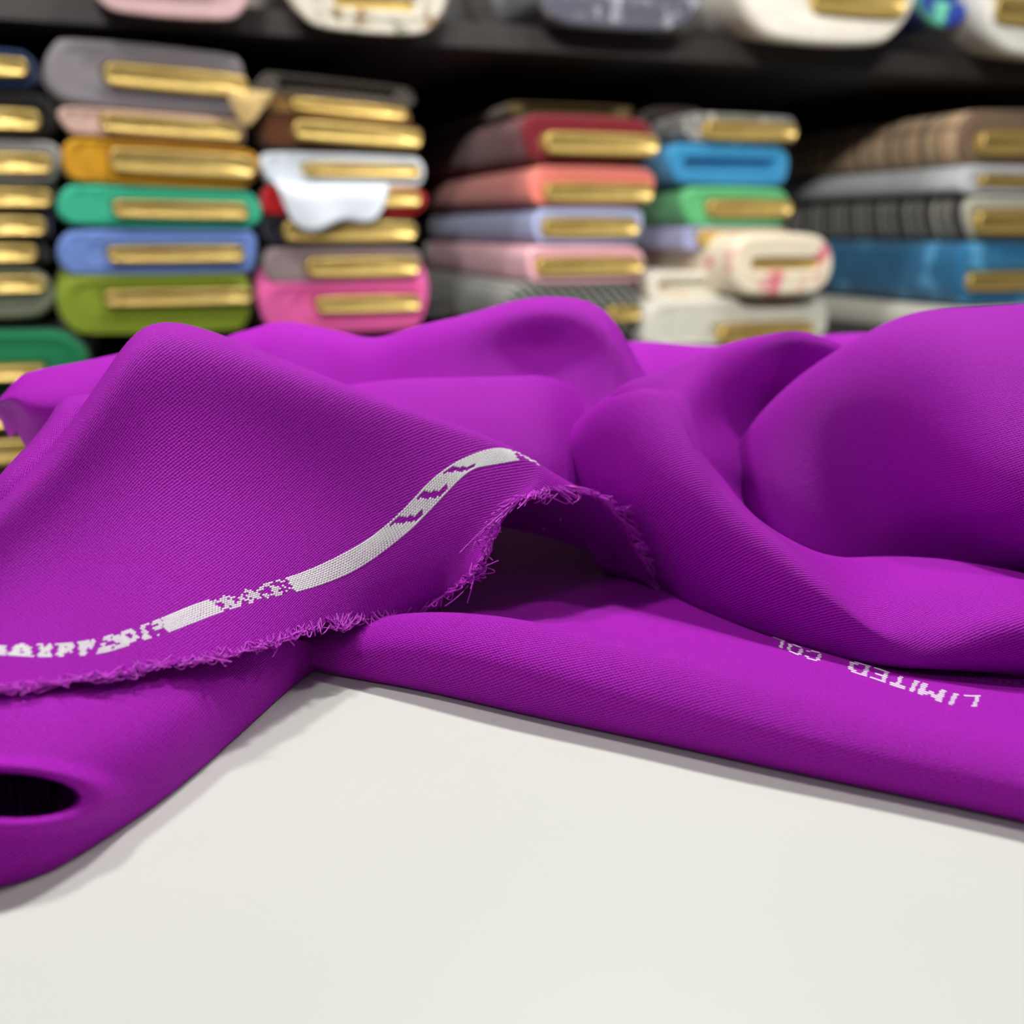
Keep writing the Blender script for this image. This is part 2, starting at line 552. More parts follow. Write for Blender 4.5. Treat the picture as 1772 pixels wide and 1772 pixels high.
# --- F: lit middle hill
Fc = []
for x, y in [(520, 690), (600, 668), (690, 656), (780, 653), (870, 651), (940, 651), (985, 666), (1025, 697), (1070, 760)]:
    hol = 0.0
    q = max(0.0, (x - 880) / 190.0)
    hol += .055 * q * q
    Fc.append([(x + 30 * (1 - q), y + 210, .320 + hol), (x + 24 * (1 - q), y + 150, .323 + hol), (x + 14 * (1 - q), y + 95, .330 + hol), (x + 6, y + 40, .343 + hol), (x, y + 7, .356 + hol * .8), (x, y, .365 + hol * .7), (x, y + 20, .385 + hol * .7), (x, y + 110, .41 + hol * .7)])
PATCHES['F'] = patch(Fc, 200, 130)

# --- I and J: folds at the left behind G
I = []
for s, b, d in [((-14, 697), (-12, 702), .345), ((0, 688), (2, 701), .343), ((25, 660), (20, 727), .340), ((55, 643), (47, 775), .338), ((95, 634), (85, 800), .338), ((140, 626), (130, 810), .34), ((210, 611), (210, 800), .345), ((300, 592), (300, 790), .352)]:
    f = lambda t, dd: (s[0] + (b[0] - s[0]) * t, s[1] + (b[1] - s[1]) * t, d + dd)
    I.append([(b[0] + 8, b[1] - 6, d + .03), f(1, .018), f(.75, .005), f(.45, -.006), f(.16, .002), (s[0], s[1], d + .02), (s[0] + 6, s[1] + 14, d + .05), (s[0] + 30, s[1] + 60, d + .09)])
PATCHES['I'] = patch(I, 120, 90)
J = []
for s, nrm, d in [((-70, 905), (45, 62), .262), ((0, 822), (52, 62), .272), ((51, 767), (58, 56), .284), ((88, 718), (62, 48), .296), ((106, 695), (58, 52), .302), ((128, 686), (45, 62), .306), ((165, 682), (36, 66), .31), ((215, 690), (30, 66), .315)]:
    J.append([(s[0] + nrm[0], s[1] + nrm[1], d + .006), (s[0] + nrm[0] * .6, s[1] + nrm[1] * .6, d - .003), (s[0] + nrm[0] * .25, s[1] + nrm[1] * .25, d - .003), (s[0], s[1], d + .005),
              (s[0] + nrm[0] * .25, s[1] + nrm[1] * .25, d + .025), (s[0] + nrm[0], s[1] + nrm[1] + 30, d + .05)])
PATCHES['J'] = patch(J, 140, 80, left=((.03, .85), (.04, .5)))

# --- H: rolled fold at the lower left, with the open mouth of the roll
H = []
for T, Bt, bul in [
    ((575, 1112, .300), (562, 1150, .2945), .000), ((500, 1106, .276), (510, 1187, .280), .003), ((390, 1122, .2565), (425, 1262, .2548), .006),
    ((290, 1140, .2415), (335, 1342, .2335), .0075), ((200, 1158, .2305), (250, 1410, .2185), .008), ((120, 1168, .2235), (150, 1478, .2055), .0085),
    ((50, 1174, .2195), (75, 1519, .198), .0085), ((-40, 1182, .2165), (-30, 1548, .193), .0085), ((-190, 1196, .212), (-190, 1558, .190), .008)]:
    col = []
    for t in (0, .14, .30, .48, .66, .84):
        col.append((T[0] + (Bt[0] - T[0]) * t, T[1] + (Bt[1] - T[1]) * t, T[2] + (Bt[2] - T[2]) * (1 - (1 - t) ** 1.6) - bul * math.sin(math.pi * t) ** .9))
    k = min(1.0, (Bt[1] - T[1]) / 300.0)
    col += [Bt, (Bt[0] - 12, Bt[1] - 16 * k, Bt[2] + .012)]
    H.append(col)
Hd, Hu, Hv, Hw = patch(H, 470, 360, left=((.03, 1), (.04, .8), (.04, .4)))
FW = np.array([0, CP, -SP])
rel = Hd - np.array([0, 0, CAM_H])
dep = rel @ FW
hx = 886 + F_PX * rel[..., 0] / dep
hy = 886 - F_PX * (rel @ np.array([0, SP, CP])) / dep
ee = np.sqrt(((hx - 10) / 122.0 * (hx > 10)) ** 2 + ((hx + 90) / 100.0 * (hx < -90)) ** 2 + ((hy - 1376 - 0.04 * (hx - 10)) / 38.0) ** 2)
carve = np.clip((1.06 - ee) / 0.22, 0, 1)
carve = carve * carve * (3 - 2 * carve)
lip = np.exp(-((ee - 1.35) / 0.33) ** 2)
push = carve * .055 - lip * .0022
Hd = Hd + (rel / dep[..., None]) * push[..., None]
PATCHES['H'] = (Hd, Hu, Hv, Hw)

verts, faces, uvs = [], [], []
PM = {}
for k, (Dg, U, V, W) in PATCHES.items():
    nu, nv = Dg.shape[:2]
    base = len(verts)
    pv = Dg.reshape(-1, 3).copy()
    pv[:, 2] = np.maximum(pv[:, 2], 0.0006)
    pf = []
    for a in range(nu - 1):
        r = a * nv
        for b in range(nv - 1):
            pf.append((r + b, r + nv + b, r + nv + b + 1, r + b + 1))
    PM[k] = (pv, pf)
    verts.extend(map(tuple, pv))
    faces.extend([tuple(i + base for i in f) for f in pf])
    uvs.append(np.stack([U.reshape(-1) + 0.37 * len(uvs), V.reshape(-1)], axis=1))
uvs = np.concatenate(uvs)

cloth = empty('purple_cloth', (0, 0.3, 0))
tag(cloth, 'rumpled vivid purple twill cloth with white woven selvedge lettering and frayed edge', 'fabric')
me = new_mesh('cloth_body', verts, faces)
ul = me.uv_layers.new(name='UVMap')
li = np.empty(len(me.loops), dtype=np.int32)
me.loops.foreach_get('vertex_index', li)
ul.data.foreach_set('uv', uvs[li].astype(np.float32).ravel())
me.materials.append(M_CREPE)
body = obj('cloth_body', me, None, cloth)
body.matrix_parent_inverse = Matrix.Translation((0, -0.3, 0))


def cloth_part(name, vs, fs, mat, kind=None, label=None):
    o = obj(name, new_mesh(name, vs, fs), mat, cloth)
    o.matrix_parent_inverse = Matrix.Translation((0, -0.3, 0))
    tag(o, label=label, kind=kind)
    return o


def bvh_of(k):
    pv, pf = PM[k]
    return BVHTree.FromPolygons([Vector(v) for v in pv], pf)


CAMP = Vector((0, 0, CAM_H))
bv = {k: bvh_of(k) for k in ('G', 'A')}


def hit(k, px, py):
    loc, nrm, i, dist = bv[k].ray_cast(CAMP, ray_dir(px, py))
    if loc is None:
        return None, None
    if nrm.dot(ray_dir(px, py)) > 0:
        nrm = -nrm
    return loc, nrm


def stitch(vs, fs, p, t, n, ln, wd, ht):
    """one woven float: a small pillow of length ln along t, lying on normal n"""
    s = n.cross(t).normalized()
    base = len(vs)
    prof = ((-0.5, 0.25), (-0.3, 0.9), (0.0, 1.0), (0.3, 0.9), (0.5, 0.25))
    for x, k in prof:
        c = p + t * (x * ln)
        vs.append(c - s * (wd * .5 * k) - n * 0.00005)
        vs.append(c - s * (wd * .25 * k) + n * (ht * k))
        vs.append(c + s * (wd * .25 * k) + n * (ht * k))
        vs.append(c + s * (wd * .5 * k) - n * 0.00005)
    for i in range(4):
        for j in range(3):
            a = base + i * 4 + j
            fs.append((a, a + 1, a + 5, a + 4))


def polyline(pts):
    pts = np.array(pts, dtype=float)
    L = np.concatenate([[0], np.cumsum(np.linalg.norm(np.diff(pts, axis=0), axis=1))])
    return pts, L


TOPL = [(-40, 1108), (0, 1111), (60, 1114), (120, 1112), (170, 1104), (220, 1090), (277, 1070), (353, 1040), (415, 1022), (464, 1008), (500, 998), (563, 973), (619, 944), (664, 912), (698, 881), (746, 831), (809, 790), (854, 776), (886, 779), (913, 789), (936, 806)]
BOTL = [(-40, 1134), (0, 1134), (60, 1137), (120, 1136), (180, 1130), (235, 1113), (288, 1096), (378, 1062), (430, 1046), (480, 1032), (515, 1024), (585, 1001), (642, 970), (703, 923), (725, 903), (775, 851), (822, 811), (856, 804), (895, 797), (915, 797), (938, 810)]
mids = np.array([((a[0] + b[0]) / 2, (a[1] + b[1]) / 2) for a, b in zip(TOPL, BOTL)])
MP, ML = polyline(mids)


def smooth_line(pts, L, n=240):
    W = spline_matrix(L / L[-1], np.linspace(0, 1, n))
    return W @ np.array(pts, float)


tp, bp = smooth_line(TOPL, ML), smooth_line(BOTL, ML)
MP = (tp + bp) / 2
ML = np.linspace(0, ML[-1], 240)


def strip_px(s, r):
    """s: length in pixels along the stripe, r: 0 top .. 1 bottom"""
    a = np.array([np.interp(s, ML, tp[:, 0]), np.interp(s, ML, tp[:, 1])])
    b = np.array([np.interp(s, ML, bp[:, 0]), np.interp(s, ML, bp[:, 1])])
    return a + (b - a) * r


def s_of_x(x):
    return float(np.interp(x, MP[:, 0], ML))


def weave_mark(name, k, pxfun, s0, s1, rows, solid=None, step=5.2, nrow=8, ln_px=7.2, wd_px=4.0):
    """rows: list of strings, '#' = white float showing"""
    vs, fs = [], []
    for r in range(nrow):
        off = (r * 0.37) % 1.0
        n = max(2, int((s1 - s0) / step))
        for i in range(n):
            s = s0 + (i + off) * (s1 - s0) / n
            if s > s1:
                continue
            fx = (s - s0) / (s1 - s0)
            if solid is None:
                g = rows[min(len(rows) - 1, int((r + .5) / nrow * len(rows)))]
                if g[min(len(g) - 1, int(fx * len(g)))] != '#':
                    continue
            elif not solid(fx, (r + .5) / nrow):
                continue
            rr = (r + 0.5) / nrow
            p0 = pxfun(s, rr)
            p1 = pxfun(s + 2.0, rr - 0.02)
            l0, n0 = hit(k, *p0)
            l1, n1 = hit(k, *p1)
            if l0 is None or l1 is None or (l1 - l0).length < 1e-6 or (l1 - l0).length > 0.004:
                continue
            pxm = (l0 - CAMP).length / F_PX
            sq = max(0.45, min(1.0, abs(n0.dot(ray_dir(*p0))) * 1.9))
            stitch(vs, fs, l0, (l1 - l0).normalized(), n0, ln_px * pxm * random.uniform(.9, 1.1), wd_px * pxm, 0.8 * pxm)
    if vs:
        cloth_part(name, vs, fs, M_WHITE, label='white woven selvedge mark')


gl = [  # start x, end x, bitmap of the broken glyphs
    (-20, 10, ["#...", "##..", "####", "####", ".###", "####", "####"]),
    (14, 58, [".....##....", "...######..", "..########.", "..###.####.", ".####..###.", "##########.", "###########"]),
    (66, 90, ["##...##", ".##.###", ".######", ".#####.", "###.##.", "######.", "#######"]),
    (97, 128, ["#########", ".########", ".###..###", ".#######.", ".####..#.", "####.....", ".###....."]),
    (137, 168, ["######.##", "#########", "#####.##.", "####.##..", "###......", "####.....", "###......"]),
    (163, 194, ["........", "........", "........", "...##...", "..####..", ".######.", "########"]),
    (178, 221, ["..####....", ".###.###..", "..#######.", ".....####.", "####..###.", "....######", "...######."]),
    (214, 237, [".####.", "######", "##..##", "##..##", "######", ".####.", "......"]),
    (242, 266, ["..####", ".###..", ".##...", ".##...", ".##...", "###...", "####.."]),
    (262, 284, ["..###.", ".##.##", "....##", ".####.", "......", "......", ".##..."]),
    (378, 414, ["...##...", "#.####..", "####.##.", "..####..", ".####.##", "###.####", "..#####."]),
    (414, 463, ["....#......", "...###...##", ".#..##.###.", "##.#####...", ".##.###.##.", "...##.##.##", "..##.....#."]),
    (464, 499, ["###.##.", "##...##", ".##....", ".###.#.", ".##...#", "####.#.", ".###..."]),
]
for x0, x1, bmp in gl:
    weave_mark('selvedge_mark', 'G', strip_px, s_of_x(x0), s_of_x(x1), bmp, step=4.4, ln_px=5.6)
weave_mark('selvedge_mark', 'G', strip_px, s_of_x(281), s_of_x(376), None, solid=lambda f, r: f > .02 + .06 * abs(r - .5))


def cut(f, r):
    # long solid block crossed by three slanted gaps with a small tick under each
    x = 500 + f * (902 - 500)
    for c in (703, 755, 812):
        q = x - c - (r - 0.5) * 34
        if -7 < q < 9 and .12 < r < .92:
            return False
        if r > .62 and 9 <= q < 20:
            return r > .74 and q > 12
    return True


weave_mark('selvedge_mark', 'G', strip_px, s_of_x(503), s_of_x(892), None, solid=cut, step=5.4, nrow=9)
weave_mark('selvedge_mark', 'G', strip_px, s_of_x(895), s_of_x(932), ["##..#.##", ".###.##.", "...###.#", "....#..."], nrow=4)


# second selvedge: upside-down lettering on the flat strip
FONT = {'L': ["#....", "#....", "#....", "#....", "#....", "#....", "#####"], 'I': [".##..", ".##..", ".##..", ".##..", ".##..", ".##..", ".##.."],
        'M': ["#...#", "##.##", "#####", "#.#.#", "#...#", "#...#", "#...#"], 'T': ["#####", "#####", "..#..", "..#..", "..#..", "..#..", "..#.."],
        'E': ["#####", "#....", "#....", "####.", "#....", "#....", "#####"], 'D': ["####.", "#..##", "#...#", "#...#", "#...#", "#..##", "####."],
        'C': [".###.", "#...#", "#....", "#....", "#....", "#...#", ".###."], 'O': [".###.", "#...#", "#...#", "#...#", "#...#", "#...#", ".###."]}
LT = [(1720, 1202), (1690, 1203), (1650, 1199), (1610, 1185), (1580, 1176), (1553, 1168), (1523, 1157), (1490, 1147), (1440, 1133), (1400, 1124), (1345, 1104), (1290, 1090)]
LB = [(1712, 1222), (1682, 1223), (1640, 1219), (1600, 1205), (1570, 1195), (1545, 1187), (1514, 1176), (1482, 1166), (1434, 1150), (1394, 1139), (1340, 1117), (1286, 1103)]
lmid = np.array([((a[0] + b[0]) / 2, (a[1] + b[1]) / 2) for a, b in zip(LT, LB)])
LP, LL = polyline(lmid)
lt, lb = smooth_line(LT, LL), smooth_line(LB, LL)
LP = (lt + lb) / 2
LL = np.linspace(0, LL[-1], 240)


def let_px(s, r):
    a = np.array([np.interp(s, LL, lt[:, 0]), np.interp(s, LL, lt[:, 1])])
    b = np.array([np.interp(s, LL, lb[:, 0]), np.interp(s, LL, lb[:, 1])])
    return b + (a - b) * r          # text top is the image bottom: the writing lies upside down


def s_let(x):
    return float(np.interp(-x, -LP[:, 0], LL))


for ch, xa, xb in [('L', 1692, 1664), ('I', 1656, 1640), ('M', 1632, 1592), ('I', 1588, 1572), ('T', 1568, 1543), ('E', 1534, 1509), ('D', 1502, 1470), ('C', 1420, 1395), ('O', 1388, 1364), ('L', 1355, 1335)]:
    weave_mark('selvedge_letter', 'A', let_px, s_let(xa), s_let(xb), FONT[ch], step=2.6, nrow=7, ln_px=5.0, wd_px=5.0)
# stray white ends of the same marks on the underside of the arch
vs, fs = [], []
for px, py, ang in [(970, 899, 80), (941, 916, 85), (955, 945, 70), (961, 950, 60), (966, 956, 100), (958, 962, 110), (968, 966, 80), (973, 958, 95)]:
    l, n = hit('G', px, py)
    if l is not None:
        t = Vector((math.cos(math.radians(ang)), 0, math.sin(math.radians(ang))))
        t = (t - n * t.dot(n)).normalized()
        stitch(vs, fs, l, t, n, .0016, .0004, .0001)
if vs:
    cloth_part('selvedge_mark', vs, fs, M_WHITE, label='white yarn ends showing on the underside')


# --- frayed edge
def tube(vs, fs, pts, r):
    base = len(vs)
    n = len(pts)
    for i, p in enumerate(pts):
        t = (pts[min(i + 1, n - 1)] - pts[max(i - 1, 0)]).normalized()
        a = t.orthogonal().normalized()
        b = t.cross(a)
        for k in range(3):
            an = 2 * math.pi * k / 3
            vs.append(p + a * (r * math.cos(an)) + b * (r * math.sin(an)))
    for i in range(n - 1):
        for k in range(3):
            q = base + i * 3
            fs.append((q + k, q + (k + 1) % 3, q + 3 + (k + 1) % 3, q + 3 + k))


def fringe(edge, inner, up_bias, per_m, lmin, lmax, rad, grow=None):
    """edge, inner: matching lists of points; threads leave the edge away from inner"""
    vs, fs = [], []
    E = [Vector(p) for p in edge]
    Q = [Vector(p) for p in inner]
    L = [0.0]
    for i in range(1, len(E)):
        L.append(L[-1] + (E[i] - E[i - 1]).length)
    N = int(L[-1] * per_m)
    La = np.array(L)
    Ea, Qa = np.array(edge), np.array(inner)

    def at(s):
        e = Vector([float(np.interp(s, La, Ea[:, j])) for j in range(3)])
        q = Vector([float(np.interp(s, La, Qa[:, j])) for j in range(3)])
        return e, q
    for i in range(N):
        s = random.uniform(0, L[-1])
        clump = 0.5 + 0.5 * math.sin(s * 900 + 3 * math.sin(s * 310))
        if random.random() > 0.45 + 0.55 * clump:
            continue
        e, q = at(s)
        e2, q2 = at(min(L[-1], max(0, s + random.uniform(-.0045, .0045))))
        out = (e - q).normalized()
        al = (at(min(L[-1], s + .0005))[0] - at(max(0, s - .0005))[0]).normalized()
        up = out.cross(al).normalized()
        if up.z < 0:
            up = -up
        ln = random.uniform(lmin, lmax) * (0.6 + 0.6 * clump) * (grow(s / L[-1]) if grow else 1.0)
        st = q + (e - q) * random.uniform(.3, 1.0)
        sway = al * (random.uniform(-.8, .8) + .5 * math.sin(s * 420))
        lift = up * (up_bias + random.uniform(-.45, .5))
        p1 = st + (out * random.uniform(.3, .7) + lift * .6 + sway * .3) * ln
        p2 = st + (out * random.uniform(.7, 1.1) + lift + sway) * ln
        if random.random() < .85:        # loop back
            p3 = e2 + (out * random.uniform(-.1, .35) + lift * .4) * ln
        else:
            p3 = p2 + (out * random.uniform(-.2, .5) + sway + up * random.uniform(-.4, .3)) * ln * .7
        pts = []
        for k in range(9):
            t = k / 8
            a = (1 - t)
            pts.append(st * a ** 3 + p1 * (3 * a * a * t) + p2 * (3 * a * t * t) + p3 * t ** 3)
        for p in pts:
            p.z = max(p.z, 0.0005)
        tube(vs, fs, pts, rad * random.uniform(.8, 1.25))
    return vs, fs


Dg = PATCHES['G'][0]
nu, nv = Dg.shape[:2]
edge = [Dg[i, 0] for i in range(nu)] + [Dg[nu - 1, j] for j in range(1, nv)]
inner = [Dg[i, 6] for i in range(nu - 6)] + [Dg[nu - 7, 6]] * 6 + [Dg[nu - 7, max(6, j)] for j in range(1, nv)]
vs, fs = fringe(edge, inner, .22, 3900, .0020, .0046, .00019, lambda f: .9 + 1.0 * min(1.0, max(0.0, (f - .56) / .12)))
cloth_part('frayed_edge', vs, fs, M_FRAY, kind='stuff', label='frayed loops of purple yarn along the cut edge')
Dg = PATCHES['A'][0]
nu, nv = Dg.shape[:2]
i0 = next(i for i in range(nu) if Dg[i, nv - 1][0] > .117)
edge = [Dg[i, nv - 1] for i in range(i0, nu)]
inner = [Dg[i, nv - 6] for i in range(i0, nu)]
vs, fs = fringe(edge, inner, .5, 2600, .0015, .0035, .00013)
cloth_part('frayed_edge', vs, fs, M_FRAY, kind='stuff', label='frayed purple yarn along the second edge')

# ------------------------------------------------------------------ shelving
Z_LOW, Z_LOW_R, Z_TOP = 0.012, -0.056, 0.392           # upper faces of the two shelf boards in view
shelf = empty('shelf_unit', (SH_O.x, SH_O.y, FLOOR_Z), SH_A)
tag(shelf, 'dark shelving unit stacked with bolts of cloth', 'shelf')


def shelf_part(name, s0, s1, b0, b1, z0, z1, mat, bevel=0.001):
    return obj(name, box_mesh(name, s0, s1, b0, b1, z0 - FLOOR_Z, z1 - FLOOR_Z, bevel), mat, shelf)


shelf_part('shelf_board', -1.3, 0.365, 0.035, 0.78, Z_LOW - 0.011, Z_LOW, M_SHELF)
shelf_part('shelf_board', 0.367, 2.4, 0.035, 0.78, Z_LOW_R - 0.011, Z_LOW_R, M_SHELF)
shelf_part('shelf_board', -1.3, 2.4, 0.035, 0.78, Z_TOP - 0.032, Z_TOP, M_SHELF)
shelf_part('shelf_board', -1.3, 2.4, 0.03, 0.78, -0.50, -0.47, M_SHELF)
shelf_part('shelf_board', -1.3, 2.4, 0.03, 0.78, 0.80, 0.83, M_SHELF)
shelf_part('back_panel', -1.3, 2.4, 0.78, 0.80, FLOOR_Z, 1.0, M_BLACK)
shelf_part('side_panel', -1.33, -1.30, 0.03, 0.80, FLOOR_Z, 1.0, M_BLACK)
shelf_part('side_panel', 2.40, 2.43, 0.03, 0.80, FLOOR_Z, 1.0, M_BLACK)


def on_front(px, py, b=0.0):
    """pixel -> (s along shelf, z) on the vertical plane of the bolt ends, b further in"""
    d = ray_dir(px, py)
    n = BV
    o = SH_O + BV * b
    t = (o - CAMP).dot(n) / d.dot(n)
    p = CAMP + d * t
    return (p - SH_O).dot(DV), p.z


def section(w, h, n, ex, wob, ph):
    """rounded oblong outline of a wound bolt"""
    pts = []
    for i in range(n):
        a = 2 * math.pi * i / n
        c, s = math.cos(a), math.sin(a)
        r = min(w, h) / 2
        x = (w / 2 - r) * (1 if c > 0 else -1) * min(1, abs(c) * 3) + r * (1 if c > 0 else -1) * abs(c) ** ex
        z = r * (1 if s > 0 else -1) * abs(s) ** ex
        k = 1 + wob * (math.sin(2 * a + ph) * .6 + math.sin(3 * a + 2.1 * ph) * .4)
        pts.append((x * k, z * k))
    return pts


def roll_mesh(w, h, length, bw, bh, seed, wob=.035, swell=0.0, ex=.75, droop=0.0, zone=.035):
    """wound cloth: outside, rounded end, end face of stepped layers going in to the board"""
    r = random.Random(seed)
    ph = r.uniform(0, 6)
    n = 44
    vs, fs = [], []
    rings = []
    rad = min(w, h) * .12
    prof = [(length, 0.0), (length * .8, .0), (length * .5, .0), (length * .2, .0), (rad * 1.6, .0), (rad * .7, rad * .12), (rad * .2, rad * .5), (0, rad)]
    lift = lambda y: 0.0
    if droop > 0:            # the cloth behind the shelf edge lies higher than the sagging end
        prof[1:4] = [(length * .5, 0.0), (zone * 1.3, 0.0), (zone * .75, 0.0)]
        lift = lambda y: droop * (1 - max(0.0, 1 - y / zone) ** 2)
    for y, ins in prof:
        f = 1 + swell * math.sin(math.pi * min(1, y / length))
        sec = section((w - 2 * ins) * f, (h - 2 * ins) * f, n, ex, wob, ph + y * 2)
        rings.append([(x, y, z + lift(y)) for x, z in sec])
    # end face: a few wound layers, alternately proud and sunk, down to the board
    layers = 5
    o_w, o_h = w - 2 * rad, h - 2 * rad
    i_w, i_h = bw * 1.02, bh * 1.15
    for k in range(1, layers + 1):
        t = k / layers
        ww = o_w + (i_w - o_w) * t
        hh = o_h + (max(i_h, .004) - o_h) * t
        dy = (.004 if k % 2 else -.001) + r.uniform(-.001, .002)
        sec = section(ww, hh, n, ex, wob * (1 - t * .6), ph)
        rings.append([(x, dy, z) for x, z in sec])
    rings.append([(x, .02, z) for x, z in section(i_w * .96, i_h * .9, n, ex, 0, 0)])
    for ring in rings:
        vs.extend(ring)
    for a in range(len(rings) - 1):
        for i in range(n):
            j = (i + 1) % n
            fs.append((a * n + i, a * n + j, (a + 1) * n + j, (a + 1) * n + i))
    m = (len(rings) - 1) * n
    fs.append(tuple(m + i for i in range(n)))
    fs.append(tuple(reversed(range(n))))
    return new_mesh('cloth_roll', vs, fs)


def board_mesh(w, h, out):
    """flat cardboard core with rounded edges that sticks out of the end"""
    n = 28
    vs, fs, rings = [], [], []
    for y, ins in ((.12, 0), (-out + .003, 0), (-out + .0008, .0008), (-out, .003)):
        rings.append([(x, y, z) for x, z in section(w - 2 * ins, h - 2 * ins, n, .8, 0, 0)])
    rings.append([(x, -out + .002, z) for x, z in section(w - .008, h * .55, n, .8, 0, 0)])
    for r in rings:
        vs.extend(r)
    for a in range(len(rings) - 1):
        for i in range(n):
            j = (i + 1) % n
            fs.append((a * n + i, a * n + j, (a + 1) * n + j, (a + 1) * n + i))
    fs.append(tuple((len(rings) - 1) * n + i for i in range(n)))
    return new_mesh('core_board', vs, fs)


def flap_mesh(w, drop, seed, thick=.003):
    """loose end of cloth hanging over the front of a bolt"""
    r = random.Random(seed)
    nx, nz = 14, 10
    vs, fs = [], []
    for s in (0, thick):
        for i in range(nx + 1):
            u = i / nx
            edge = drop * (0.45 + 0.55 * math.sin(math.pi * u) ** .6) * (1 + .2 * math.sin(7 * u + seed))
            for j in range(nz + 1):
                t = j / nz
                y = -.004 - .010 * math.sin(min(1, t * 2.2) * math.pi / 2) - s + .006 * math.sin(u * 9 + seed) * t
                vs.append(((u - .5) * w * (1 - .15 * t), y + (.02 * (1 - t * 4) if t < .25 else 0), -edge * t))
    m = (nx + 1) * (nz + 1)
    for i in range(nx):
        for j in range(nz):
            a = i * (nz + 1) + j
            b = a + nz + 1
            fs.append((a, b, b + 1, a + 1))
            fs.append((m + a, m + a + 1, m + b + 1, m + b))
    for j in range(nz):
        for i in (0, nx):
            a = i * (nz + 1) + j
            fs.append((a, a + 1, m + a + 1, m + a))
    for i in range(nx):
        a = i * (nz + 1) + nz
        b = a + nz + 1
        fs.append((a, b, m + b, m + a))
    return new_mesh('loose_flap', vs, fs)


seed = [100]
STACKS_R = ('stack with the maroon and coral bolts', 'stack with the sky blue and cream bolts', 'stack cut by the right edge')


def bolt(label, roll, core, mat, b=0.0, yaw=0.0, tilt=0.0, length=.66, group='bolts of cloth on the shelves', out=.010, wob=.035, flap=None, swell=0.0, ex=.9, rest=None):
    """roll = (x0, x1, y0, y1) of the front end in the photograph; core = (x0, x1, y0, y1) of the gold board or None"""
    seed[0] += 1
    x0, x1, y0, y1 = roll
    cx = (x0 + x1) / 2
    s0, _ = on_front(x0, (y0 + y1) / 2, b)
    s1, _ = on_front(x1, (y0 + y1) / 2, b)
    _, zt = on_front(cx, y0, b)
    _, zb = on_front(cx, y1, b)
    if group in STACKS_R:
        zb = max(zb, Z_LOW_R + .0005)
    if rest is not None and b > .02:
        zb, rest = rest, None
    sc, zc = (s0 + s1) / 2, (zt + zb) / 2
    w, h = s1 - s0, zt - zb
    p = SH_O + DV * sc + BV * b
    root = empty('fabric_bolt', (p.x, p.y, zc), SH_A + yaw)
    root.rotation_euler = (0, tilt, SH_A + yaw)
    tag(root, label, 'fabric bolt', group)
    bw, bh = w * .75, .016
    bx = bz = 0
    if core:
        c0, _ = on_front(core[0], (core[2] + core[3]) / 2, b)
        c1, _ = on_front(core[1], (core[2] + core[3]) / 2, b)
        cm = (core[0] + core[1]) / 2
        _, ct = on_front(cm, core[2], b)
        _, cb = on_front(cm, core[3], b)
        bw, bh = c1 - c0, ct - cb
        bx, bz = (c0 + c1) / 2 - sc, (ct + cb) / 2 - zc
    me = roll_mesh(w, h, length, min(bw, w * .9), min(bh, h * .75), seed[0], wob, swell, ex, max(0.0, rest - zb) if rest is not None else 0.0, .033 - b)
    # shift the inner layers onto the board
    if core:
        n = 44
        total = len(me.vertices) // n
        for k in range(8, total):
            t = min(1.0, (k - 7) / 5)
            for i in range(n):
                v = me.vertices[k * n + i]
                v.co.x += bx * t
                v.co.z += bz * t
    obj('cloth_roll', me, mat, root)
    if core:
        o = obj('core_board', board_mesh(bw, bh, out), M_GOLD, root)
        o.location = (bx, 0, bz)
    if flap:
        o = obj('loose_flap', flap_mesh(flap[0], flap[1], seed[0]), flap[4] if len(flap) > 4 else mat, root)
        o.location = (flap[2], -.004, flap[3])
    return root


zz = on_front(-60, 850)[1]
shelf_part('shelf_board', -1.3, 0.365, 0.035, 0.78, zz - 0.012, zz - .001, M_SHELF)
# ---- stack cut by the left edge of the picture
g0 = 'stack at the left edge'
bolt('navy blue bolt at the top of the stack cut by the left edge', (-260, 62, 76, 148), (-190, 48, 96, 130), mat_fabric((28, 48, 88)), group=g0)
bolt('black bolt with pale gold board below the navy bolt', (-230, 92, 152, 236), (-170, 70, 186, 224), mat_fabric((20, 19, 20)), group=g0)
bolt('silver grey bolt in the stack at the left edge', (-220, 106, 238, 318), (-160, 90, 264, 300), mat_fabric((150, 150, 148)), group=g0)
bolt('dark olive bolt under the silver grey bolt', (-220, 100, 320, 364), (-160, 90, 326, 358), mat_fabric((42, 40, 30)), group=g0)
bolt('midnight blue bolt under the dark olive bolt', (-220, 92, 366, 414), (-160, 80, 374, 408), mat_fabric((26, 24, 62)), group=g0)
bolt('charcoal bolt above the sage bolt at the left edge', (-220, 84, 416, 458), (-160, 65, 423, 454), mat_fabric((34, 34, 36)), group=g0)
bolt('sage grey bolt at the bottom of the stack at the left edge', (-220, 88, 460, 557), (-160, 80, 478, 508), mat_fabric((128, 136, 116)), group=g0)
# lower shelf seen past the table
g9 = 'bolts on the shelf below the table top'
bolt('emerald green bolt with bright gold board below the left edge stack', (-230, 150, 572, 690), (-170, 80, 633, 657), mat_fabric((22, 120, 78)), group=g9, length=.5, ex=1.0, out=.03)
bolt('brown bolt directly below the emerald bolt', (-230, 110, 692, 760), (-170, 80, 712, 742), mat_fabric((62, 48, 24)), group=g9, length=.5)
bolt('umber bolt second below the emerald bolt', (-230, 110, 762, 850), (-170, 80, 764, 806), mat_fabric((70, 54, 28)), group=g9, length=.5)

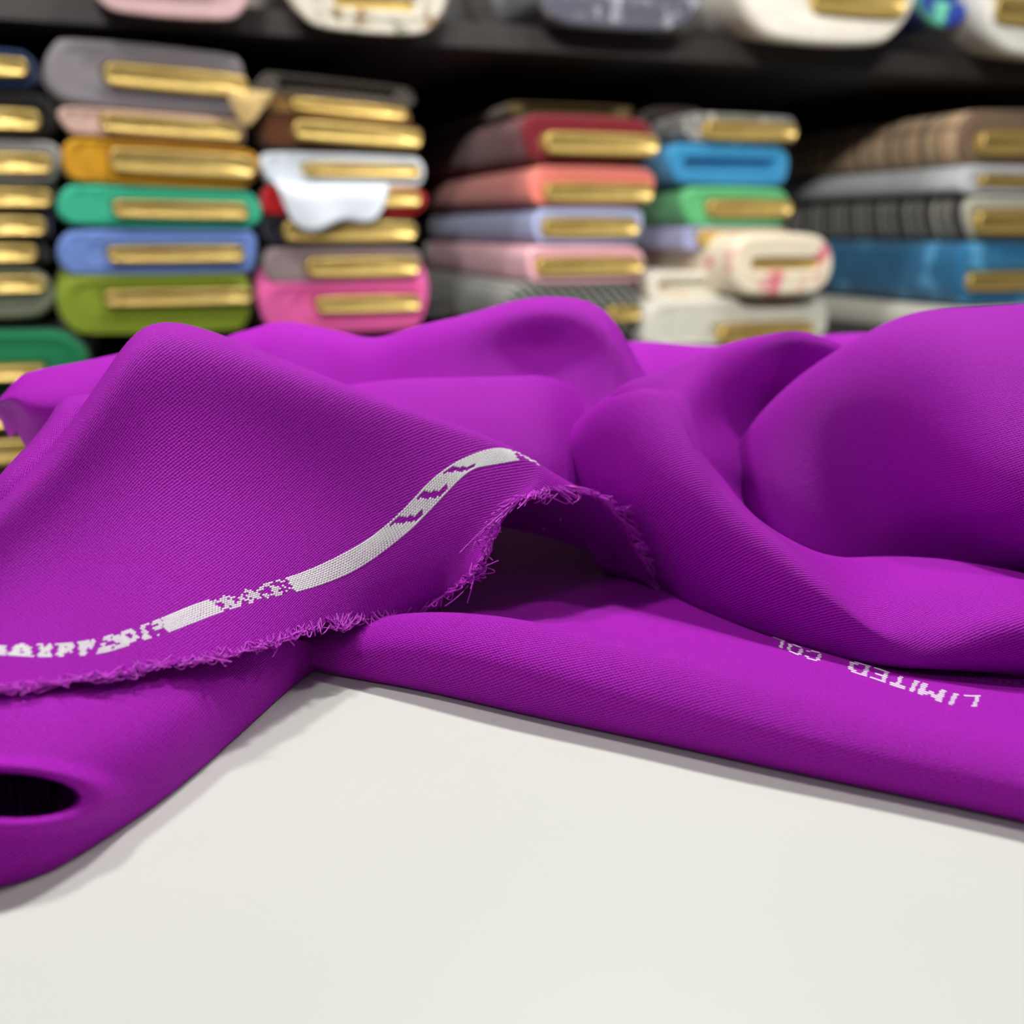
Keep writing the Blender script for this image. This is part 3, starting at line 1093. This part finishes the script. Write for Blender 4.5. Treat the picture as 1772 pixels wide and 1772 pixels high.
# ---- stack of grey, mustard, mint, blue and lime
g1 = 'stack with the grey and mustard bolts'
bolt('thick soft grey bolt on top of the mustard stack', (72, 432, 76, 194), (182, 428, 118, 158), mat_fabric((134, 128, 134)), group=g1, tilt=.05, wob=.05)
bolt('pale blush pink bolt between grey and mustard bolts', (104, 424, 194, 243), (176, 416, 203, 237), mat_fabric((206, 172, 160)), group=g1, tilt=.045)
bolt('mustard yellow bolt in the left stack', (106, 446, 243, 324), (190, 440, 260, 304), mat_fabric((206, 150, 30)), group=g1, tilt=.04)
bolt('mint green bolt below the mustard bolt', (100, 450, 322, 396), (196, 428, 348, 378), mat_fabric((58, 182, 146)), group=g1, tilt=.02)
bolt('periwinkle blue bolt between mint and lime bolts', (96, 450, 396, 478), (186, 422, 426, 454), mat_fabric((112, 142, 212)), group=g1)
bolt('lime green bolt at the bottom of the mustard stack', (95, 442, 476, 588), (180, 436, 500, 528), mat_fabric((132, 152, 42)), group=g1, ex=.95, rest=Z_LOW)

# ---- second full stack
g2 = 'stack with the white and red bolts'
bolt('grey brown checked bolt on top of the red and white stack', (450, 716, 136, 176), None, mat_fabric((112, 104, 94), (48, 44, 42), 'check', .012), group=g2, tilt=.06)
bolt('tan bolt with a gold board under the checked bolt', (455, 712, 172, 206), (505, 700, 178, 200), mat_fabric((120, 88, 46)), group=g2, tilt=.06, flap=(.06, .04, -.115, .014, mat_fabric((196, 168, 112))))
bolt('chocolate brown bolt with shiny gold board', (450, 732, 206, 264), (506, 724, 216, 250), mat_fabric((88, 48, 24)), group=g2, tilt=.05, out=.02)
bolt('white bolt with loose end hanging over the red bolt', (452, 736, 264, 324), (526, 726, 284, 306), mat_fabric((214, 222, 232)), group=g2, flap=(.15, .065, -.02, -.012))
bolt('bright red bolt under the white bolt', (452, 736, 322, 374), (516, 726, 328, 358), mat_fabric((176, 20, 26)), group=g2)
bolt('navy black bolt under the red bolt', (458, 724, 374, 426), (490, 718, 382, 418), mat_fabric((24, 24, 36)), group=g2)
bolt('mauve grey bolt above the bright pink bolt', (456, 728, 426, 490), (530, 724, 446, 478), mat_fabric((138, 122, 124)), group=g2)
bolt('bright pink bolt at the bottom of its stack', (446, 746, 486, 584), (546, 726, 512, 540), mat_fabric((222, 92, 160)), group=g2, ex=.9, rest=Z_LOW)

# ---- third full stack, seen along its left side
g3 = 'stack with the maroon and coral bolts'
bolt('thin olive bolt lying on the maroon bolt', (880, 1094, 180, 202), None, mat_fabric((104, 88, 52)), group=g3, b=.10)
bolt('deep maroon bolt above the coral bolt', (905, 1136, 198, 286), (936, 1130, 232, 270), mat_fabric((112, 22, 34)), group=g3, out=.02)
bolt('coral pink bolt in fine check under the maroon bolt', (915, 1134, 286, 358), (940, 1126, 318, 350), mat_fabric((220, 108, 98), (232, 140, 126), 'check', .006), group=g3)
bolt('blue gingham bolt under the coral bolt', (922, 1116, 358, 424), (936, 1102, 378, 410), mat_fabric((104, 124, 184), (190, 196, 226), 'check', .008), group=g3)
bolt('pale pink bolt under the blue gingham bolt', (910, 1118, 424, 492), (926, 1110, 446, 476), mat_fabric((230, 166, 182), (240, 190, 200), 'check', .006), group=g3)
bolt('black and white checked bolt behind the purple hill', (880, 1112, 488, 584), (1050, 1106, 530, 556), mat_fabric((176, 180, 172), (20, 22, 22), 'check', .016), group=g3)

# ---- fourth stack
g4 = 'stack with the sky blue and cream bolts'
bolt('dark brown patterned bolt beside the maroon bolt', (1120, 1222, 184, 246), None, mat_fabric((64, 52, 48), (30, 24, 24), 'blotch', .02), group=g4, b=.14, length=.5)
bolt('grey white printed bolt with gold board on the blue bolt', (1185, 1380, 196, 250), (1216, 1374, 212, 244), mat_fabric((128, 126, 122), (206, 204, 198), 'blotch', .02), group=g4, b=.04)
bolt('sky blue bolt with a hollow end', (1160, 1368, 248, 322), None, mat_fabric((52, 138, 186)), group=g4, b=.04, ex=.8)
bolt('spring green bolt under the sky blue bolt', (1180, 1368, 322, 394), (1222, 1366, 346, 376), mat_fabric((92, 178, 116)), group=g4, b=.04)
bolt('lavender bolt with yellow gold board under the green bolt', (1180, 1366, 392, 434), (1206, 1360, 396, 428), mat_fabric((164, 166, 206)), group=g4, b=.04)
bolt('cream floral bolt with thick round end', (1266, 1446, 402, 514), (1302, 1420, 448, 466), mat_fabric((226, 214, 190), (214, 108, 122), 'blotch', .04), group=g4, b=-.05, ex=.95, length=.7, out=-.004)
bolt('ivory bolt lying left of the cream floral bolt', (1124, 1262, 470, 520), None, mat_fabric((224, 220, 204), (226, 196, 170), 'blotch', .05), group=g4, b=.03)
bolt('off white bolt at the bottom with gold board', (1118, 1432, 516, 600), (1242, 1404, 562, 592), mat_fabric((198, 196, 184)), group=g4, b=-.01, ex=.6)

# ---- fifth stack, cut by the right edge
g5 = 'stack cut by the right edge'
bolt('beige plaid bolt on top of the right edge stack', (1664, 1960, 188, 288), (1690, 1930, 228, 270), mat_fabric((206, 176, 138), (84, 62, 50), 'plaid', .085, (180, 120, 100)), group=g5, tilt=-.02, out=.012)
bolt('white grey bolt under the beige plaid bolt', (1662, 1960, 288, 338), (1694, 1930, 304, 324), mat_fabric((190, 194, 198)), group=g5)
bolt('black and cream tartan bolt above the blue bolt', (1672, 1960, 338, 416), (1682, 1930, 364, 406), mat_fabric((44, 50, 58), (186, 184, 168), 'plaid', .07, (120, 96, 70)), group=g5, out=.015)
bolt('teal blue mottled bolt under the tartan bolt', (1660, 1960, 416, 528), (1670, 1930, 470, 502), mat_fabric((36, 108, 152), (84, 160, 206), 'blotch', .06), group=g5)
bolt('white bolt at the bottom of the right edge stack', (1650, 1960, 528, 600), None, mat_fabric((206, 204, 190)), group=g5)

# ---- upper shelf
g6 = 'round ended bolts on the upper shelf'
bolt('pale rose bolt drooping over the upper shelf edge', (135, 440, -110, 44), (200, 380, -60, -30), mat_fabric((206, 170, 172)), group=g6, b=-.03, ex=1.0, length=.6, rest=Z_TOP)
bolt('floral bolt with white wound end on the upper shelf', (480, 790, -130, 74), (580, 720, -8, 14), mat_fabric((196, 190, 176), (122, 92, 44), 'blotch', .022, (84, 104, 70)), group=g6, b=-.04, ex=1.0, length=.6, out=-.01, rest=Z_TOP)
bolt('slate grey bolt next to the floral bolt on the upper shelf', (930, 1222, -110, 64), None, mat_fabric((82, 84, 96), (150, 150, 160), 'blotch', .02), group=g6, b=-.02, ex=1.0, length=.6, rest=Z_TOP)
bolt('dark charcoal bolt at the back of the upper shelf', (800, 925, -100, 44), None, mat_fabric((52, 46, 46)), group=g6, b=.16, length=.5, ex=.9, rest=Z_TOP)
bolt('dark teal bolt beside the thick white bolt', (1228, 1280, -100, 80), None, mat_fabric((24, 38, 44)), group=g6, b=.05, length=.55, ex=.9, rest=Z_TOP)
bolt('thick white bolt with gold board on the upper shelf', (1282, 1596, -140, 92), (1405, 1566, -24, 28), mat_fabric((226, 220, 208)), group=g6, b=-.04, ex=1.0, length=.6, out=.006, rest=Z_TOP)
bolt('royal blue and aqua bolt on the upper shelf', (1598, 1692, -120, 98), None, mat_fabric((30, 56, 150), (110, 206, 170), 'blotch', .045), group=g6, b=-.01, length=.55, ex=.95, rest=Z_TOP)
bolt('white bolt with orange gold board at the top right corner', (1698, 2010, -140, 122), (1718, 1960, 2, 50), mat_fabric((224, 222, 214)), group=g6, b=-.05, ex=1.0, length=.6, out=.006, rest=Z_TOP)
